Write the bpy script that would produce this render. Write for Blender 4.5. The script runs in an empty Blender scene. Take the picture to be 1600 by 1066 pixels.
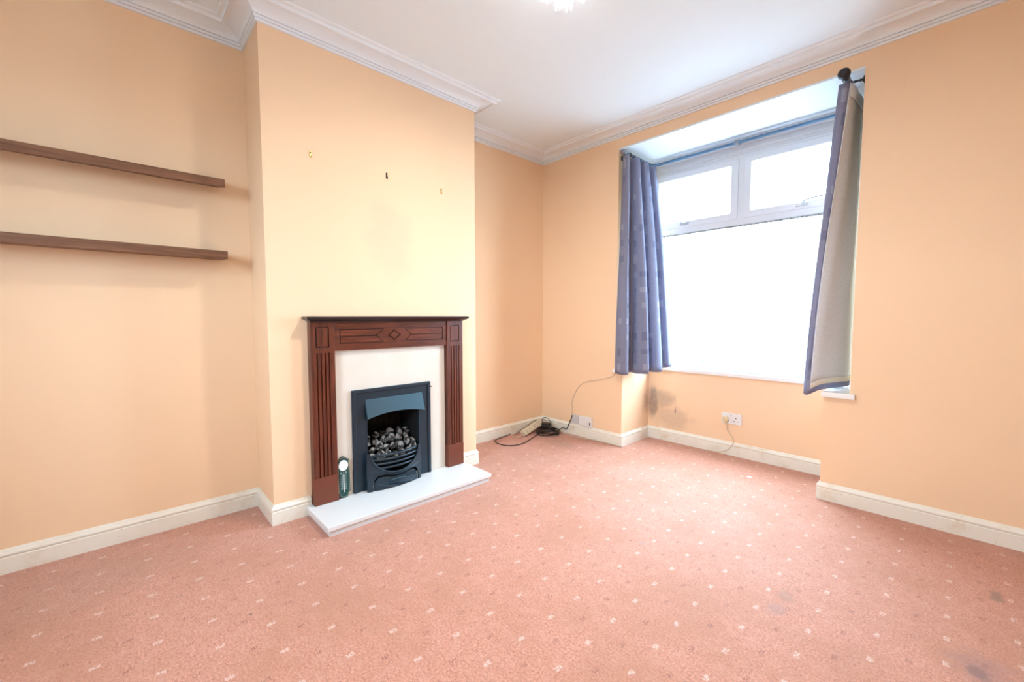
import bpy, bmesh, math, random
from mathutils import Vector, Matrix, noise
from mathutils.geometry import tessellate_polygon

# ------------------------------------------------------------------ camera
scene = bpy.context.scene
C = scene.collection
CAM = Vector((2.7976, -3.0291, 1.095))
YAW, PITCH, ROLL, FPX = math.radians(46.8954), math.radians(-3.4299), math.radians(-0.0204), 654.5352
fw = Vector((-math.sin(YAW)*math.cos(PITCH), math.cos(YAW)*math.cos(PITCH), math.sin(PITCH)))
rt = Vector((math.cos(YAW), math.sin(YAW), 0)); up = rt.cross(fw)
r2 = math.cos(ROLL)*rt + math.sin(ROLL)*up; u2 = -math.sin(ROLL)*rt + math.cos(ROLL)*up
cd = bpy.data.cameras.new('camera'); cam = bpy.data.objects.new('camera', cd); C.objects.link(cam)
m = Matrix((r2, u2, -fw)).transposed().to_4x4(); m.translation = CAM; cam.matrix_world = m
cd.sensor_fit = 'HORIZONTAL'; cd.sensor_width = 36; cd.lens = FPX*36/1600; cd.clip_start = .02
scene.camera = cam

# ------------------------------------------------------------------ world and exposure
SKY = 17.0
w = bpy.data.worlds.new('overcast_sky'); scene.world = w; w.use_nodes = True
bg = w.node_tree.nodes['Background']; bg.inputs[0].default_value = (.58, .80, 1.0, 1); bg.inputs[1].default_value = SKY
LAMP_POWER = 15.0
LAMP_COLOR = (1.0, .95, .87)
vs = scene.view_settings
vs.view_transform = 'Standard'; vs.look = 'None'; vs.gamma = 1; vs.use_curve_mapping = False; vs.exposure = 1.0
# sampling guide for the window opening (emits nothing of its own)
pl = bpy.data.lights.new('window_portal', 'AREA'); pl.shape = 'RECTANGLE'; pl.size = 1.5; pl.size_y = 1.76
pl.cycles.is_portal = True
po = bpy.data.objects.new('window_portal', pl); C.objects.link(po)
po.location = (1.61, .60, 1.55); po.rotation_euler = (math.radians(-90), 0, 0)
pl2 = pl.copy(); pl2.size = .98; pl2.size_y = 1.08; po2 = bpy.data.objects.new('rear_fill_portal', pl2); C.objects.link(po2)
po2.location = (1.8, -4.25, 1.55); po2.rotation_euler = (math.radians(90), 0, 0)

# ------------------------------------------------------------------ helpers
def new_bm(): return bmesh.new()
def box(bm, x0, x1, y0, y1, z0, z1):
    v = [bm.verts.new((x, y, z)) for x in (x0, x1) for y in (y0, y1) for z in (z0, z1)]
    for f in ((0,1,3,2), (4,6,7,5), (0,4,5,1), (2,3,7,6), (0,2,6,4), (1,5,7,3)):
        bm.faces.new([v[i] for i in f])
    return v
def obj(name, bm, mat, parent=None, base=None, smooth=False, bevel=0, seg=2):
    bmesh.ops.recalc_face_normals(bm, faces=bm.faces)
    if base is None and parent is not None: base = Vector(parent.get('_base', (0,0,0)))
    base = Vector(base) if base is not None else Vector((0,0,0))
    if parent is not None:
        bmesh.ops.translate(bm, verts=bm.verts, vec=-base)
    elif base.length: bmesh.ops.translate(bm, verts=bm.verts, vec=-base)
    me = bpy.data.meshes.new(name); bm.to_mesh(me); bm.free()
    for mm in (mat if isinstance(mat, (list, tuple)) else [mat]): me.materials.append(mm)
    if smooth:
        for p in me.polygons: p.use_smooth = True
    o = bpy.data.objects.new(name, me); C.objects.link(o)
    if parent is not None:
        o.parent = parent; o['_base'] = tuple(base)
    else:
        o.location = base; o['_base'] = tuple(base)
    if bevel:
        b = o.modifiers.new('bevel', 'BEVEL'); b.width = bevel; b.segments = seg; b.limit_method = 'ANGLE'; b.angle_limit = math.radians(40)
        b.harden_normals = False
    return o
def bevel(o, wd, seg=2):
    b = o.modifiers.new('bevel', 'BEVEL'); b.width = wd; b.segments = seg; b.limit_method = 'ANGLE'; b.angle_limit = math.radians(40)
def tag(o, label, cat, group=None, kind=None):
    o['label'] = label; o['category'] = cat
    if group: o['group'] = group
    if kind: o['kind'] = kind
    return o
def thing(name, label, cat, base, group=None):
    o = bpy.data.objects.new(name, None); C.objects.link(o); o.location = base; o['_base'] = tuple(base)
    o.empty_display_size = .05
    return tag(o, label, cat, group)
def struct(name, bm, mat, label, cat, smooth=False, bev=0):
    o = obj(name, bm, mat, smooth=smooth, bevel=bev); return tag(o, label, cat, kind='structure')
def crom(pts, n=8, closed=False):
    P = [Vector(p) for p in pts]; out = []; L = len(P)
    rng = range(L if closed else L-1)
    for i in rng:
        if closed: a, b, c, d = P[(i-1) % L], P[i], P[(i+1) % L], P[(i+2) % L]
        else: a, b, c, d = P[max(i-1, 0)], P[i], P[i+1], P[min(i+2, L-1)]
        for k in range(n):
            t = k/n
            out.append(.5*((2*b) + (c-a)*t + (2*a-5*b+4*c-d)*t*t + (3*b-a-3*c+d)*t**3))
    if not closed: out.append(P[-1].copy())
    return out
def tube(bm, pts, r, sides=8, closed=False, cap=True):
    pts = [Vector(p) for p in pts]; n = len(pts); rings = []
    prev = None
    for i in range(n):
        if closed: t = pts[(i+1) % n]-pts[(i-1) % n]
        else: t = pts[min(i+1, n-1)]-pts[max(i-1, 0)]
        t.normalize()
        if prev is None:
            a = Vector((0,0,1)) if abs(t.z) < .9 else Vector((1,0,0))
            u = t.cross(a).normalized()
        else:
            u = (prev - t*prev.dot(t)).normalized()
        prev = u; v = t.cross(u)
        rr = r[i] if isinstance(r, (list, tuple)) else r
        rings.append([bm.verts.new(pts[i] + rr*(math.cos(2*math.pi*k/sides)*u + math.sin(2*math.pi*k/sides)*v)) for k in range(sides)])
    for i in range(n if closed else n-1):
        A, B = rings[i], rings[(i+1) % n]
        for k in range(sides): bm.faces.new((A[k], A[(k+1) % sides], B[(k+1) % sides], B[k]))
    if cap and not closed:
        bm.faces.new(rings[0][::-1]); bm.faces.new(rings[-1])
def lathe(bm, prof, origin, axis=(0,0,1), sides=20):
    ax = Vector(axis).normalized(); a = Vector((0,0,1)) if abs(ax.z) < .9 else Vector((1,0,0))
    u = ax.cross(a).normalized(); v = ax.cross(u); o = Vector(origin); rings = []
    for r, h in prof:
        rings.append([bm.verts.new(o+ax*h+max(r, 1e-4)*(math.cos(2*math.pi*k/sides)*u+math.sin(2*math.pi*k/sides)*v)) for k in range(sides)])
    for A, B in zip(rings, rings[1:]):
        for k in range(sides): bm.faces.new((A[k], A[(k+1) % sides], B[(k+1) % sides], B[k]))
    bm.faces.new(rings[0][::-1]); bm.faces.new(rings[-1])
def plate(bm, outer, holes, fmap, t0, t1):
    """2D polygon with holes extruded between two depths; fmap(a, b, t) -> world point"""
    loops = [outer] + list(holes)
    flat = [p for l in loops for p in l]
    tris = tessellate_polygon([[Vector((p[0], p[1], 0)) for p in l] for l in loops])
    va = [bm.verts.new(fmap(p[0], p[1], t0)) for p in flat]; vb = [bm.verts.new(fmap(p[0], p[1], t1)) for p in flat]
    for t in tris:
        for vv, rev in ((va, True), (vb, False)):
            ids = t[::-1] if rev else t
            try: bm.faces.new([vv[i] for i in ids])
            except ValueError: pass
    k = 0
    for l in loops:
        n = len(l)
        for i in range(n):
            a, b = k+i, k+(i+1) % n
            try: bm.faces.new((va[a], va[b], vb[b], vb[a]))
            except ValueError: pass
        k += n
def sweep(bm, path, prof, closed=False):
    """profile (offset to the left of the path, z) swept along a 2D path with mitred corners"""
    n = len(path); P = [Vector((p[0], p[1])) for p in path]; rows = []
    def nrm(a, b):
        d = (b-a).normalized(); return Vector((-d.y, d.x))
    for i in range(n):
        if closed or 0 < i < n-1:
            n1 = nrm(P[(i-1) % n], P[i]); n2 = nrm(P[i], P[(i+1) % n])
            m_ = (n1+n2); m_ = m_/max(m_.dot(n1), .15) if m_.length > 1e-6 else n1
        elif i == 0: m_ = nrm(P[0], P[1])
        else: m_ = nrm(P[-2], P[-1])
        rows.append([bm.verts.new((P[i].x+m_.x*o, P[i].y+m_.y*o, z)) for o, z in prof])
    for i in range(n if closed else n-1):
        A, B = rows[i], rows[(i+1) % n]
        for k in range(len(prof)-1): bm.faces.new((A[k], B[k], B[k+1], A[k+1]))
        bm.faces.new((A[-1], B[-1], B[0], A[0]))
    if not closed:
        bm.faces.new(rows[0]); bm.faces.new(rows[-1][::-1])

# ------------------------------------------------------------------ materials
class NT:
    def __init__(s, name):
        s.m = bpy.data.materials.new(name); s.m.use_nodes = True; s.t = s.m.node_tree; s.t.nodes.clear()
        s.out = s.n('ShaderNodeOutputMaterial')
    def n(s, typ, **kw):
        x = s.t.nodes.new(typ)
        for k, v in kw.items(): setattr(x, k, v)
        return x
    def l(s, a, b): s.t.links.new(a, b)
    def math(s, op, a, b=None, c=None, clamp=False):
        x = s.n('ShaderNodeMath', operation=op); x.use_clamp = clamp
        for i, v in enumerate((a, b, c)):
            if v is None: continue
            if isinstance(v, (int, float)): x.inputs[i].default_value = v
            else: s.l(v, x.inputs[i])
        return x.outputs[0]
    def coords(s, kind='Object', scale=None, rot=None):
        tc = s.n('ShaderNodeTexCoord'); o = tc.outputs[kind]
        if scale or rot:
            mp = s.n('ShaderNodeMapping')
            if scale: mp.inputs['Scale'].default_value = scale
            if rot: mp.inputs['Rotation'].default_value = rot
            s.l(o, mp.inputs['Vector']); o = mp.outputs[0]
        return o
    def noise(s, vec, scale, detail=3, rough=.5, dist=0):
        x = s.n('ShaderNodeTexNoise'); s.l(vec, x.inputs['Vector'])
        x.inputs['Scale'].default_value = scale; x.inputs['Detail'].default_value = detail; x.inputs['Roughness'].default_value = rough; x.inputs['Distortion'].default_value = dist
        return x.outputs['Fac']
    def mix(s, fac, a, b):
        x = s.n('ShaderNodeMix', data_type='RGBA')
        for i, v in ((0, fac), (6, a), (7, b)):
            if isinstance(v, (int, float)): x.inputs[i].default_value = v
            elif isinstance(v, tuple): x.inputs[i].default_value = (*v, 1)
            else: s.l(v, x.inputs[i])
        return x.outputs[2]
    def ramp(s, fac, stops):
        x = s.n('ShaderNodeValToRGB'); s.l(fac, x.inputs[0]); e = x.color_ramp.elements
        while len(e) < len(stops): e.new(.5)
        for i, (p, c) in enumerate(stops):
            e[i].position = p; e[i].color = (*c, 1) if isinstance(c, tuple) else (c, c, c, 1)
        return x.outputs[0]
    def smooth(s, v, a, b):
        x = s.n('ShaderNodeMapRange', interpolation_type='SMOOTHSTEP'); s.l(v, x.inputs[0])
        x.inputs[1].default_value = a; x.inputs[2].default_value = b; x.inputs[3].default_value = 0; x.inputs[4].default_value = 1
        return x.outputs[0]
    def bump(s, h, strength=.2, dist=.002):
        x = s.n('ShaderNodeBump'); x.inputs['Strength'].default_value = strength; x.inputs['Distance'].default_value = dist; s.l(h, x.inputs['Height']); return x.outputs[0]
    def bsdf(s, color, rough=.6, metal=0, normal=None, spec=.4, coat=0, trans=None):
        b = s.n('ShaderNodeBsdfPrincipled')
        if isinstance(color, tuple): b.inputs['Base Color'].default_value = (*color, 1)
        else: s.l(color, b.inputs['Base Color'])
        if isinstance(rough, (int, float)): b.inputs['Roughness'].default_value = rough
        else: s.l(rough, b.inputs['Roughness'])
        b.inputs['Metallic'].default_value = metal; b.inputs['Specular IOR Level'].default_value = spec; b.inputs['Coat Weight'].default_value = coat
        if normal: s.l(normal, b.inputs['Normal'])
        s.l(b.outputs[0], s.out.inputs[0]); return b
def plain(name, col, rough=.5, metal=0, spec=.4, var=.06, scale=30, bump=0):
    t = NT(name); v = t.coords(); f = t.noise(v, scale, 4)
    c = t.mix(f, tuple(x*(1-var) for x in col), tuple(min(1, x*(1+var)) for x in col))
    t.bsdf(c, rough, metal, t.bump(f, bump, .002) if bump else None, spec); return t.m

def ellipse_mask(t, pa, pb, ca, cb, ra, rb, nz, amp=.5):
    a = t.math('DIVIDE', t.math('SUBTRACT', pa, ca), ra); b = t.math('DIVIDE', t.math('SUBTRACT', pb, cb), rb)
    r = t.math('SQRT', t.math('ADD', t.math('MULTIPLY', a, a), t.math('MULTIPLY', b, b)))
    r = t.math('ADD', r, t.math('MULTIPLY', t.math('SUBTRACT', nz, .5), amp*2))
    return t.math('SUBTRACT', 1, t.smooth(r, .35, 1.05))

WALL = (.90, .64, .415)
def wall_mat(name, extra=None):
    t = NT(name); v = t.coords(); big = t.noise(v, 1.3, 3); fine = t.noise(v, 260, 2)
    c = t.mix(big, tuple(x*.965 for x in WALL), tuple(min(1, x*1.03) for x in WALL))
    sp = t.noise(v, 22, 5, .6); spots = t.smooth(sp, .735, .80)
    c = t.mix(t.math('MULTIPLY', spots, .35), c, (.38, .24, .15))
    if extra: c = extra(t, v, c)
    bm_ = t.math('ADD', fine, t.math('MULTIPLY', t.noise(v, 9, 2), 2.0))
    t.bsdf(c, .62, normal=t.bump(bm_, .12, .0015), spec=.3); return t.m
def mould(t, v, c):
    s = t.n('ShaderNodeSeparateXYZ'); t.l(v, s.inputs[0]); x, y, z = s.outputs
    n1 = t.noise(v, 9, 5, .65); n2 = t.noise(v, 34, 5, .7)
    bay = t.smooth(y, .28, .42)
    a = ellipse_mask(t, x, z,   .945, .32, .07, .18, n1, .35)
    b = ellipse_mask(t, x, z, 1.04, .36, .13, .11, n1, .55)
    d = ellipse_mask(t, x, z, 1.12, .21, .24, .13, n1, .6)
    e = ellipse_mask(t, x, z, 1.150, .275, .012, .045, n1, .3)
    k = t.math('MAXIMUM', t.math('MULTIPLY', a, .60), t.math('MAXIMUM', t.math('MULTIPLY', b, .42), t.math('MAXIMUM', t.math('MULTIPLY', d, .26), t.math('MULTIPLY', e, .7))))
    k = t.math('MULTIPLY', t.math('MULTIPLY', k, bay), t.math('ADD', .45, n2), clamp=True)
    return t.mix(k, c, (.16, .13, .13))
def soot(t, v, c):
    s = t.n('ShaderNodeSeparateXYZ'); t.l(v, s.inputs[0]); x, y, z = s.outputs
    n1 = t.noise(v, 5, 5, .65)
    a = ellipse_mask(t, y, z, -1.80, 1.55, .20, .30, n1, .7)
    return t.mix(t.math('MULTIPLY', a, .13), c, (.35, .30, .28))
M = {}
M['wall'] = wall_mat('peach_wall_paint'); M['wall_mould'] = wall_mat('peach_wall_paint_with_mould', mould); M['wall_chimney'] = wall_mat('peach_wall_paint_chimney', soot)
t = NT('white_ceiling_paint'); v = t.coords(); f = t.noise(v, 2, 3)
t.bsdf(t.mix(f, (.79,.875,.94), (.82,.90,.965)), .7, normal=t.bump(t.noise(v, 180, 2), .1, .001), spec=.25); M['ceiling'] = t.m
t = NT('cornice_white_paint'); v = t.coords(); f = t.noise(v, 6, 5, .6)
t.bsdf(t.mix(t.smooth(f, .62, .8), (.82,.865,.90), (.74,.75,.74)), .55, spec=.35); M['cornice'] = t.m
t = NT('skirting_cream_gloss'); v = t.coords(); f = t.noise(v, 8, 5, .65); g = t.noise(v, 60, 4, .7)
c = t.mix(t.smooth(f, .5, .78), (.84,.80,.70), (.72,.62,.46)); c = t.mix(t.math('MULTIPLY', t.smooth(g, .66, .74), .6), c, (.22,.17,.12))
t.bsdf(c, .35, spec=.5); M['skirt'] = t.m
M['upvc'] = plain('white_upvc', (.74,.77,.80), .28, spec=.5, var=.02)
M['handle'] = plain('grey_handle', (.42,.44,.47), .3, metal=.3)
M['sill'] = plain('white_gloss_sill', (.86,.86,.84), .3, spec=.5, var=.03)
M['seal'] = None
t = NT('speckled_seal'); v = t.coords(); f = t.noise(v, 160, 4, .7)
t.bsdf(t.ramp(f, [(.42, .8), (.55, .12)]), .6); M['seal'] = t.m
t = NT('clear_glass'); tr = t.n('ShaderNodeBsdfTransparent'); tr.inputs[0].default_value = (.97,.98,.98,1)
gl = t.n('ShaderNodeBsdfGlossy'); gl.inputs['Roughness'].default_value = .02
mx = t.n('ShaderNodeMixShader'); mx.inputs[0].default_value = .06
t.l(tr.outputs[0], mx.inputs[1]); t.l(gl.outputs[0], mx.inputs[2]); t.l(mx.outputs[0], t.out.inputs[0]); M['glass'] = t.m

# carpet -------------------------------------------------------------
t = NT('terracotta_carpet'); v = t.coords(); s = t.n('ShaderNodeSeparateXYZ'); t.l(v, s.inputs[0]); X, Y = s.outputs[0], s.outputs[1]
wob = t.math('MULTIPLY', t.math('SUBTRACT', t.noise(v, 400, 2), .5), .010)
def lattice(p, off, per):
    q = t.math('FRACT', t.math('ADD', t.math('DIVIDE', t.math('SUBTRACT', p, off), per), .5))
    return t.math('ADD', t.math('ABSOLUTE', t.math('MULTIPLY', t.math('SUBTRACT', q, .5), per)), wob)
def marks(ox, oy, hx, hy):
    a = t.math('LESS_THAN', lattice(X, ox, .1645), hx); b = t.math('LESS_THAN', lattice(Y, oy, .1505), hy)
    return t.math('MULTIPLY', a, b)
pile = t.smooth(t.noise(v, 130, 5, .85), .22, .78); med = t.noise(v, 26, 5, .7); big = t.noise(v, 2.6, 5, .65)
c = t.mix(pile, (.22, .048, .022), (.86, .415, .285))
c = t.mix(t.math('MULTIPLY', t.smooth(med, .40, .70), .40), c, (.66, .345, .245))
c = t.mix(t.math('MULTIPLY', t.smooth(big, .40, .68), .50), c, (.43, .180, .092))
stripe = t.math('GREATER_THAN', t.math('SINE', t.math('MULTIPLY', Y, 820)), -.3)
c = t.mix(t.math('MULTIPLY', marks(.345, -3.13, .0075, .0125), t.math('MULTIPLY', t.smooth(pile, .30, .62), .62), clamp=True), c, (.84, .66, .60))
c = t.mix(t.math('MULTIPLY', t.math('MULTIPLY', marks(.430, -3.052, .0075, .0125), t.math('MULTIPLY', stripe, t.smooth(pile, .75, .40))), .75), c, (.20, .045, .035))
st = t.noise(v, 24, 6, .75)
for (cx, cy, ra, rb, k, col) in [(2.943, -.569, .026, .065, .70, (.16,.11,.08)), (2.90, -1.13, .10, .13, .34, (.20,.14,.18)), (2.885, -1.15, .03, .05, .6, (.12,.07,.08)), (2.379, -1.171, .04, .05, .38, (.22,.17,.14)),
                            (2.373, -1.282, .04, .05, .4, (.2,.17,.17)), (1.396, -1.081, .012, .012, .9, (.08,.06,.05)), (1.061, -2.722, .01, .01, .9, (.10,.08,.05)),
                            (.40, -3.25, .28, .45, .22, (.30,.2,.14)), (1.795, -1.233, .02, .03, .5, (.3,.25,.24)), (.50, -.30, .20, .10, .28, (.2,.13,.1)), (.66, -.75, .2, .25, .12, (.3,.2,.15))]:
    mk = ellipse_mask(t, X, Y, cx, cy, ra, rb, st, .9)
    c = t.mix(t.math('MULTIPLY', mk, t.math('MULTIPLY', t.math('ADD', .55, t.math('MULTIPLY', pile, .5)), k)), c, col)
cb = t.bsdf(c, .62, normal=t.bump(t.math('ADD', pile, t.math('MULTIPLY', med, .8)), .35, .004), spec=.3)
cb.inputs['Sheen Weight'].default_value = .25; cb.inputs['Sheen Roughness'].default_value = .5
M['carpet'] = t.m

# wood ---------------------------------------------------------------
def wood(name, dark, light, axis, rough=.35, spec=.45, scale=1.0, coat=.15):
    t = NT(name); sc = [60*scale]*3; sc[axis] = 3.2*scale; v = t.coords(scale=tuple(sc))
    a = t.noise(v, 1, 6, .65, .7); sc2 = [170*scale]*3; sc2[axis] = 7*scale; b = t.noise(t.coords(scale=tuple(sc2)), 1, 4, .6)
    c = t.ramp(a, [(.30, dark), (.52, tuple((p+q)/2 for p, q in zip(dark, light))), (.72, light)])
    c = t.mix(t.math('MULTIPLY', t.smooth(b, .5, .72), .55), c, tuple(x*.35 for x in dark))
    t.bsdf(c, rough, normal=t.bump(b, .15, .0008), spec=spec, coat=coat); return t.m
M['wood_z'] = wood('mahogany_upright_grain', (.046,.010,.006), (.205,.046,.020), 2)
M['wood_y'] = wood('mahogany_level_grain', (.046,.010,.006), (.205,.046,.020), 1)
M['wood_shelf'] = wood('dark_mantelshelf_wood', (.014,.008,.008), (.045,.018,.015), 1, rough=.28)
M['wood_plinth'] = plain('mahogany_plinth', (.165,.042,.022), .4, var=.15, scale=18)
M['walnut'] = wood('walnut_shelf_laminate', (.105,.045,.023), (.27,.125,.066), 1, rough=.5, spec=.3, coat=0)
M['groove'] = plain('dark_groove', (.035,.010,.006), .5, var=.1)
t = NT('cream_marble'); v = t.coords(); f = t.noise(v, 5, 6, .65, .6)
t.bsdf(t.mix(f, (.70,.62,.52), (.77,.72,.65)), .3, spec=.4); M['marble'] = t.m
t = NT('pale_hearth_stone'); v = t.coords(); f = t.noise(v, 90, 4, .6)
t.bsdf(t.mix(f, (.73,.73,.72), (.79,.79,.79)), .35, spec=.4); M['hearth'] = t.m
t = NT('black_cast_metal'); v = t.coords(); f = t.noise(v, 300, 3)
t.bsdf(t.mix(f, (.011,.026,.042), (.020,.040,.060)), .36, metal=.35, normal=t.bump(f, .15, .0006), spec=.6); M['iron'] = t.m
t = NT('satin_black_hood'); v = t.coords(); f = t.noise(v, 300, 3)
t.bsdf(t.mix(f, (.040,.085,.115), (.052,.105,.138)), .42, metal=.5, spec=.6); M['hood'] = t.m
M['firebox'] = plain('sooty_firebox', (.010,.009,.009), .9, var=.4, scale=12)
t = NT('ashy_coal'); v = t.coords(); f = t.noise(v, .8, 4, .6); g = t.noise(v, 3.5, 4, .7)
c = t.mix(t.smooth(f, .44, .60), (.020,.018,.017), (.42,.39,.36)); c = t.mix(t.math('MULTIPLY', t.smooth(g, .6, .75), .5), c, (.02,.015,.012))
t.bsdf(c, .8, normal=t.bump(g, .5, .12), spec=.3); M['coal'] = t.m
M['green'] = plain('dark_green_enamel', (.006,.055,.050), .3, spec=.5, var=.15)
M['gold_line'] = plain('faded_gilt_line', (.45,.42,.28), .4, metal=.5)
M['dial'] = plain('white_dial', (.82,.83,.82), .4)
M['print'] = plain('pale_scale_print', (.42,.50,.50), .5)
M['brass'] = plain('brass', (.62,.42,.14), .3, metal=1.0)
M['dark_metal'] = plain('dark_bronze_metal', (.035,.04,.05), .35, metal=.7, spec=.6)
M['rod'] = plain('flare_tinted_rod', (.10,.20,.32), .28, metal=.6, spec=.6)  # metal colour made bluer to carry the window flare
M['pewter'] = plain('pewter_finial', (.25,.28,.32), .3, metal=.8)
M['black_flex'] = plain('black_cable', (.018,.015,.014), .45)
M['cream_flex'] = plain('cream_cable', (.62,.50,.36), .45)
M['white_plastic'] = plain('white_plastic', (.80,.78,.76), .3, spec=.5, var=.03)
M['dull_plastic'] = plain('dull_white_plastic', (.60,.57,.57), .4, var=.05)
M['aged_plastic'] = plain('yellowed_plastic', (.74,.60,.38), .35, var=.06)
M['cream_plastic'] = plain('cream_plastic', (.66,.57,.42), .4, var=.08)
M['slot'] = plain('dark_slot', (.02,.02,.02), .6)
M['red'] = plain('red_switch_mark', (.55,.05,.03), .5)
M['paper'] = plain('white_paper_scrap', (.88,.88,.88), .7)
def fabric(name, base, light, dark, transl, squares=True):
    t = NT(name); uv = t.coords('UV'); s = t.n('ShaderNodeSeparateXYZ'); t.l(uv, s.inputs[0])
    weave = t.math('MULTIPLY', t.math('ADD', t.math('SINE', t.math('MULTIPLY', s.outputs[0], 2600)), t.math('SINE', t.math('MULTIPLY', s.outputs[1], 2600))), .25)
    c = t.mix(t.noise(uv, 60, 4), tuple(x*.9 for x in base), tuple(x*1.1 for x in base))
    if squares:
        CW, CH = .095, .125
        a = t.math('DIVIDE', s.outputs[0], CW); b = t.math('DIVIDE', s.outputs[1], CH)
        fa, fb = t.math('FLOOR', a), t.math('FLOOR', b)
        cv = t.n('ShaderNodeCombineXYZ'); t.l(fa, cv.inputs[0]); t.l(fb, cv.inputs[1])
        wn = t.n('ShaderNodeTexWhiteNoise', noise_dimensions='2D'); t.l(cv.outputs[0], wn.inputs[0]); r = wn.outputs[0]
        wc = t.n('ShaderNodeSeparateColor'); t.l(wn.outputs[1], wc.inputs[0])
        la = t.math('ABSOLUTE', t.math('SUBTRACT', t.math('FRACT', a), .5)); lb = t.math('ABSOLUTE', t.math('SUBTRACT', t.math('FRACT', b), .5))
        ia = t.math('LESS_THAN', la, t.math('ADD', .14, t.math('MULTIPLY', wc.outputs[1], .2))); ib = t.math('LESS_THAN', lb, t.math('ADD', .12, t.math('MULTIPLY', wc.outputs[2], .16)))
        ins = t.math('MULTIPLY', ia, ib)
        c = t.mix(t.math('MULTIPLY', t.math('MULTIPLY', ins, t.math('GREATER_THAN', r, .66)), .45), c, light)
        c = t.mix(t.math('MULTIPLY', t.math('MULTIPLY', ins, t.math('LESS_THAN', r, .34)), .5), c, dark)
    d = t.n('ShaderNodeBsdfDiffuse'); t.l(c, d.inputs[0]); t.l(t.bump(weave, .2, .0008), d.inputs['Normal'])
    tr = t.n('ShaderNodeBsdfTranslucent'); t.l(c, tr.inputs[0])
    mx = t.n('ShaderNodeMixShader'); mx.inputs[0].default_value = transl
    t.l(d.outputs[0], mx.inputs[1]); t.l(tr.outputs[0], mx.inputs[2]); t.l(mx.outputs[0], t.out.inputs[0]); return t.m
M['fabric'] = fabric('grey_mauve_curtain_fabric', (.30,.31,.42), (.52,.52,.60), (.16,.17,.27), .26)
M['lining'] = fabric('flare_tinted_curtain_lining', (.82,.89,.97), None, None, .10, False)  # pale blue tint puts the bluish window flare into the cloth colour
M['lining_hem'] = fabric('cream_lining_hem', (.86,.82,.72), None, None, .12, False)

# ------------------------------------------------------------------ structure
LX, D, YA, YB, ZC, CEIL = .0607, .3841, 1.1354, 2.478, 2.534, 2.61
XL, XR, XLU, XRU, DEP, ZH, ZS = .8985, 2.2638, .839, 2.385, .4442, 2.445, .62
XE, YE = 3.75, -4.1
b = new_bm(); box(b, -.3, XE+.2, YE-.2, .62, -.15, 0); struct('floor', b, M['carpet'], 'pink terracotta patterned carpet covering the room floor', 'carpet')
b = new_bm(); box(b, -.3, XE+.2, YE-.2, .0, CEIL, CEIL+.2); struct('ceiling', b, M['ceiling'], 'plain white painted ceiling', 'ceiling')
b = new_bm(); box(b, -.3, LX, YE, -YB+.05, 0, CEIL+.1); struct('wall_left', b, M['wall'], 'peach alcove wall behind the two floating shelves', 'wall')
b = new_bm(); box(b, -.3, 0, -YA-.05, 0, 0, CEIL+.1); struct('wall_alcove', b, M['wall'], 'narrow peach alcove wall between chimney breast and window wall', 'wall')
# chimney breast with the fire opening
FY0, FY1, FZ1 = -1.985, -1.627, .60
b = new_bm()
box(b, -.3, D, -YB, FY0, 0, CEIL+.1); box(b, -.3, D, FY1, -YA, 0, CEIL+.1); box(b, -.3, D, FY0, FY1, FZ1, CEIL+.1); box(b, -.3, .16, FY0, FY1, 0, FZ1); box(b, .16, D, FY0, FY1, 0, .052)
struct('wall_chimney_breast', b, M['wall_chimney'], 'projecting peach chimney breast above the fireplace', 'wall')
# window wall and bay recess
b = new_bm(); YO = .64
box(b, -.3, XLU, 0, YO, 0, CEIL+.1); box(b, XLU, XL, 0, YO, 0, ZS)
box(b, XRU, XE+.2, 0, YO, 0, CEIL+.1); box(b, XR, XRU, 0, YO, 0, ZS)
box(b, XL, XR, DEP, YO, 0, ZS); box(b, XLU, XRU, 0, YO, ZH+.012, CEIL+.1)
ww = struct('wall_window', b, M['wall_mould'], 'peach window wall with square bay recess and dark mould in its lower corner', 'wall')
b = new_bm(); box(b, XLU, XRU, .001, YO, ZH, ZH+.012); obj('soffit', b, M['ceiling'], ww)
b = new_bm(); box(b, XE, XE+.2, YE, 0, 0, CEIL+.1); struct('wall_right', b, M['wall'], 'peach side wall out of view on the right', 'wall')
BX0, BX1, BZ0, BZ1 = 1.3, 2.3, 1.0, 2.1      # unseen window added behind the viewer as fill light
b = new_bm(); plate(b, [(-.3,0),(XE+.2,0),(XE+.2,CEIL+.1),(-.3,CEIL+.1)], [[(BX0,BZ0),(BX0,BZ1),(BX1,BZ1),(BX1,BZ0)]], lambda a, c, t: (a, t, c), YE-.2, YE)
struct('wall_back', b, M['wall'], 'peach wall behind the viewer with an added fill-light window', 'wall')

# cornice (room interior lies to the right of this path -> negative offsets)
cor = [(0, 0), (.010, 0), (.012, .011), (.006, .013), (.016, .014), (.020, .024), (.012, .027)]
for k in range(9):
    a = k/8*math.pi/2; cor.append((.022+.072*(1-math.cos(a)), .028+.032*math.sin(a)))
cor += [(.096, .052), (.110, .051), (.113, .056), (.115, .066), (.131, .067), (.136, .073), (.136, .08), (0, .08)]
cor = [(-o, ZC+z) for o, z in cor]
path = [(LX, YE), (LX, -YB), (D, -YB), (D, -YA), (0, -YA), (0, 0), (XE, 0), (XE, YE)]
b = new_bm(); sweep(b, path, cor, closed=True); struct('trim_1', b, M['cornice'], 'white moulded plaster cornice running round the ceiling edge', 'cornice')
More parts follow.
